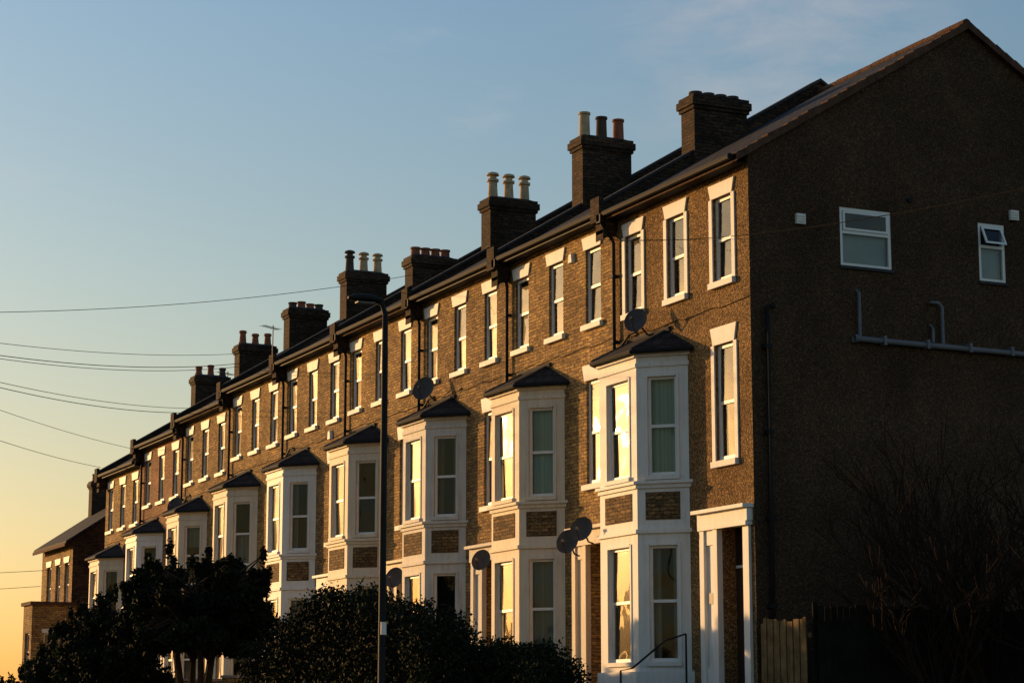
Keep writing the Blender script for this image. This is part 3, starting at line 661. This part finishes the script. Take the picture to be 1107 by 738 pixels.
# ---------------------------------------------------------------- poles and wires
def pole(x,y,top):
    gz=G(x,y); mb=MB(); mb.tube([(x,y,gz-.2),(x,y,top)],[.16,.11],'bark',12); mb.tube([(x,y,top),(x,y,top+.08)],[.13,.02],'lead',10)
    mb.tube([(x-.35,y,top-.2),(x+.35,y,top-.2)],.04,'lead',6)
    for s in (-.3,.3): mb.tube([(x+s,y,top-.2),(x+s,y,top-.02)],.035,'frame',8)
    mb.obj('telegraph_pole')
pole(-14,15,8.5); pole(-6,-17,4.9)
P=(-14,15)
def wire(a,b,sag,r=.011):
    mb=MB(); a=Vector(a); b=Vector(b); pts=[]
    for i in range(25):
        t=i/24; p=a.lerp(b,t); p.z-=sag*4*t*(1-t); pts.append(p)
    mb.tube(pts,r,'wire',5); mb.obj('overhead_wire')
wire((P[0],P[1],8.1),(1.84,21.4,11.5),.35,.008)
wire((P[0],P[1],7.85),(1.84,37.6,11.7),.3,.008)
wire((P[0],P[1],7.65),(1.84,37.6,11.35),.4,.011); wire((P[0],P[1],7.6),(1.84,37.7,11.25),.42,.009)
wire((P[0],P[1],7.35),(1.84,43.0,10.45),.35,.009); wire((P[0],P[1],7.28),(1.84,43.1,10.3),.4,.011); wire((P[0],P[1],7.1),(0.0,44,8.9),.2,.008)
wire((P[0],P[1],6.4),(-.3,48.5,8.7),.2,.009)
wire((-6,-17,4.75),(-.1,5.9,9.2),.25,.006)
wire((-30,70,4.6),(-.3,57,5.2),.3); wire((-30,72,3.6),(-.3,58.5,4.6),.3)
pole(-30,71,5.4)
# ---------------------------------------------------------------- light
AZ=27.5; EL=7.0
sd_=Vector((-math.sin(R(AZ))*math.cos(R(EL)),math.cos(R(AZ))*math.cos(R(EL)),math.sin(R(EL))))
sl=bpy.data.lights.new('sun','SUN'); sl.energy=5; sl.angle=R(.5); sl.color=(1,.57,.22)
so=bpy.data.objects.new('sun',sl); S.collection.objects.link(so); so.rotation_euler=sd_.to_track_quat('Z','Y').to_euler(); so.location=(-30,60,30)
wd=bpy.data.worlds.new('World'); S.world=wd; wd.use_nodes=True; nt=wd.node_tree; nt.nodes.clear()
o=nt.nodes.new('ShaderNodeOutputWorld'); bg=nt.nodes.new('ShaderNodeBackground'); sk=nt.nodes.new('ShaderNodeTexSky')
sk.sky_type='NISHITA'; sk.sun_disc=False; sk.sun_elevation=R(EL); sk.sun_rotation=R(-AZ); sk.air_density=1.0; sk.dust_density=1.0; sk.ozone_density=1.5
bg.inputs[1].default_value=.145
tc=nt.nodes.new('ShaderNodeTexCoord')
sx=nt.nodes.new('ShaderNodeSeparateXYZ'); L(nt,tc.outputs['Generated'],sx.inputs[0])
tint=ramp(nt,sx.outputs[2],[(0,(1.1,.80,.58)),(.09,(1.17,.95,.74)),(.2,(1.14,1.09,1.02)),(.36,(1.06,1.2,1.32))])
t1=mul(nt,sk.outputs[0],tint.outputs[0])
mp=nt.nodes.new('ShaderNodeMapping'); mp.inputs['Scale'].default_value=(2.2,2.2,7); mp.inputs['Location'].default_value=(.4,.1,.3); L(nt,tc.outputs['Generated'],mp.inputs[0])
nn=nt.nodes.new('ShaderNodeTexNoise'); nn.inputs['Scale'].default_value=2.3; nn.inputs['Detail'].default_value=8; nn.inputs['Roughness'].default_value=.62; L(nt,mp.outputs[0],nn.inputs['Vector'])
rr=ramp(nt,nn.outputs[0],[(.6,(0,0,0)),(.85,(.3,.3,.3))])
mx=nt.nodes.new('ShaderNodeMixRGB'); L(nt,rr.outputs[0],mx.inputs[0]); L(nt,t1.outputs[0],mx.inputs[1]); mx.inputs[2].default_value=(5.0,4.6,4.4,1)
# soft wisp of high cloud in the north-east (a patch of sky around one direction)
vd=nt.nodes.new('ShaderNodeVectorMath'); vd.operation='DOT_PRODUCT'; L(nt,tc.outputs['Generated'],vd.inputs[0])
ca=R(24.7+7.5); ce=R(18); vd.inputs[1].default_value=(math.sin(ca)*math.cos(ce),math.cos(ca)*math.cos(ce),math.sin(ce))
r4=ramp(nt,vd.outputs['Value'],[(.9955,(0,0,0)),(.9995,(1,1,1))])
mp2=nt.nodes.new('ShaderNodeMapping'); mp2.inputs['Scale'].default_value=(7,7,22); L(nt,tc.outputs['Generated'],mp2.inputs[0])
n5=nt.nodes.new('ShaderNodeTexNoise'); n5.inputs['Scale'].default_value=1.6; n5.inputs['Detail'].default_value=9; n5.inputs['Roughness'].default_value=.65; n5.inputs['Distortion'].default_value=.4; L(nt,mp2.outputs[0],n5.inputs['Vector'])
r5=ramp(nt,n5.outputs[0],[(.4,(0,0,0)),(.7,(.5,.5,.5))])
cm=mul(nt,r4.outputs[0],r5.outputs[0])
mx2=nt.nodes.new('ShaderNodeMixRGB'); L(nt,cm.outputs[0],mx2.inputs[0]); L(nt,mx.outputs[0],mx2.inputs[1]); mx2.inputs[2].default_value=(3.6,3.5,3.6,1)
L(nt,mx2.outputs[0],bg.inputs[0]); L(nt,bg.outputs[0],o.inputs[0])
# ---------------------------------------------------------------- camera
cam=bpy.data.cameras.new('camera'); co=bpy.data.objects.new('camera',cam); S.collection.objects.link(co); S.camera=co
cam.lens=75; cam.sensor_width=36; cam.clip_end=9000; cam.clip_start=.1
co.location=(-20.4,-33.7,-.7); co.rotation_euler=(R(90+9.83),0,R(-24.7))
S.view_settings.view_transform='Standard'; S.view_settings.look='None'; S.view_settings.exposure=0
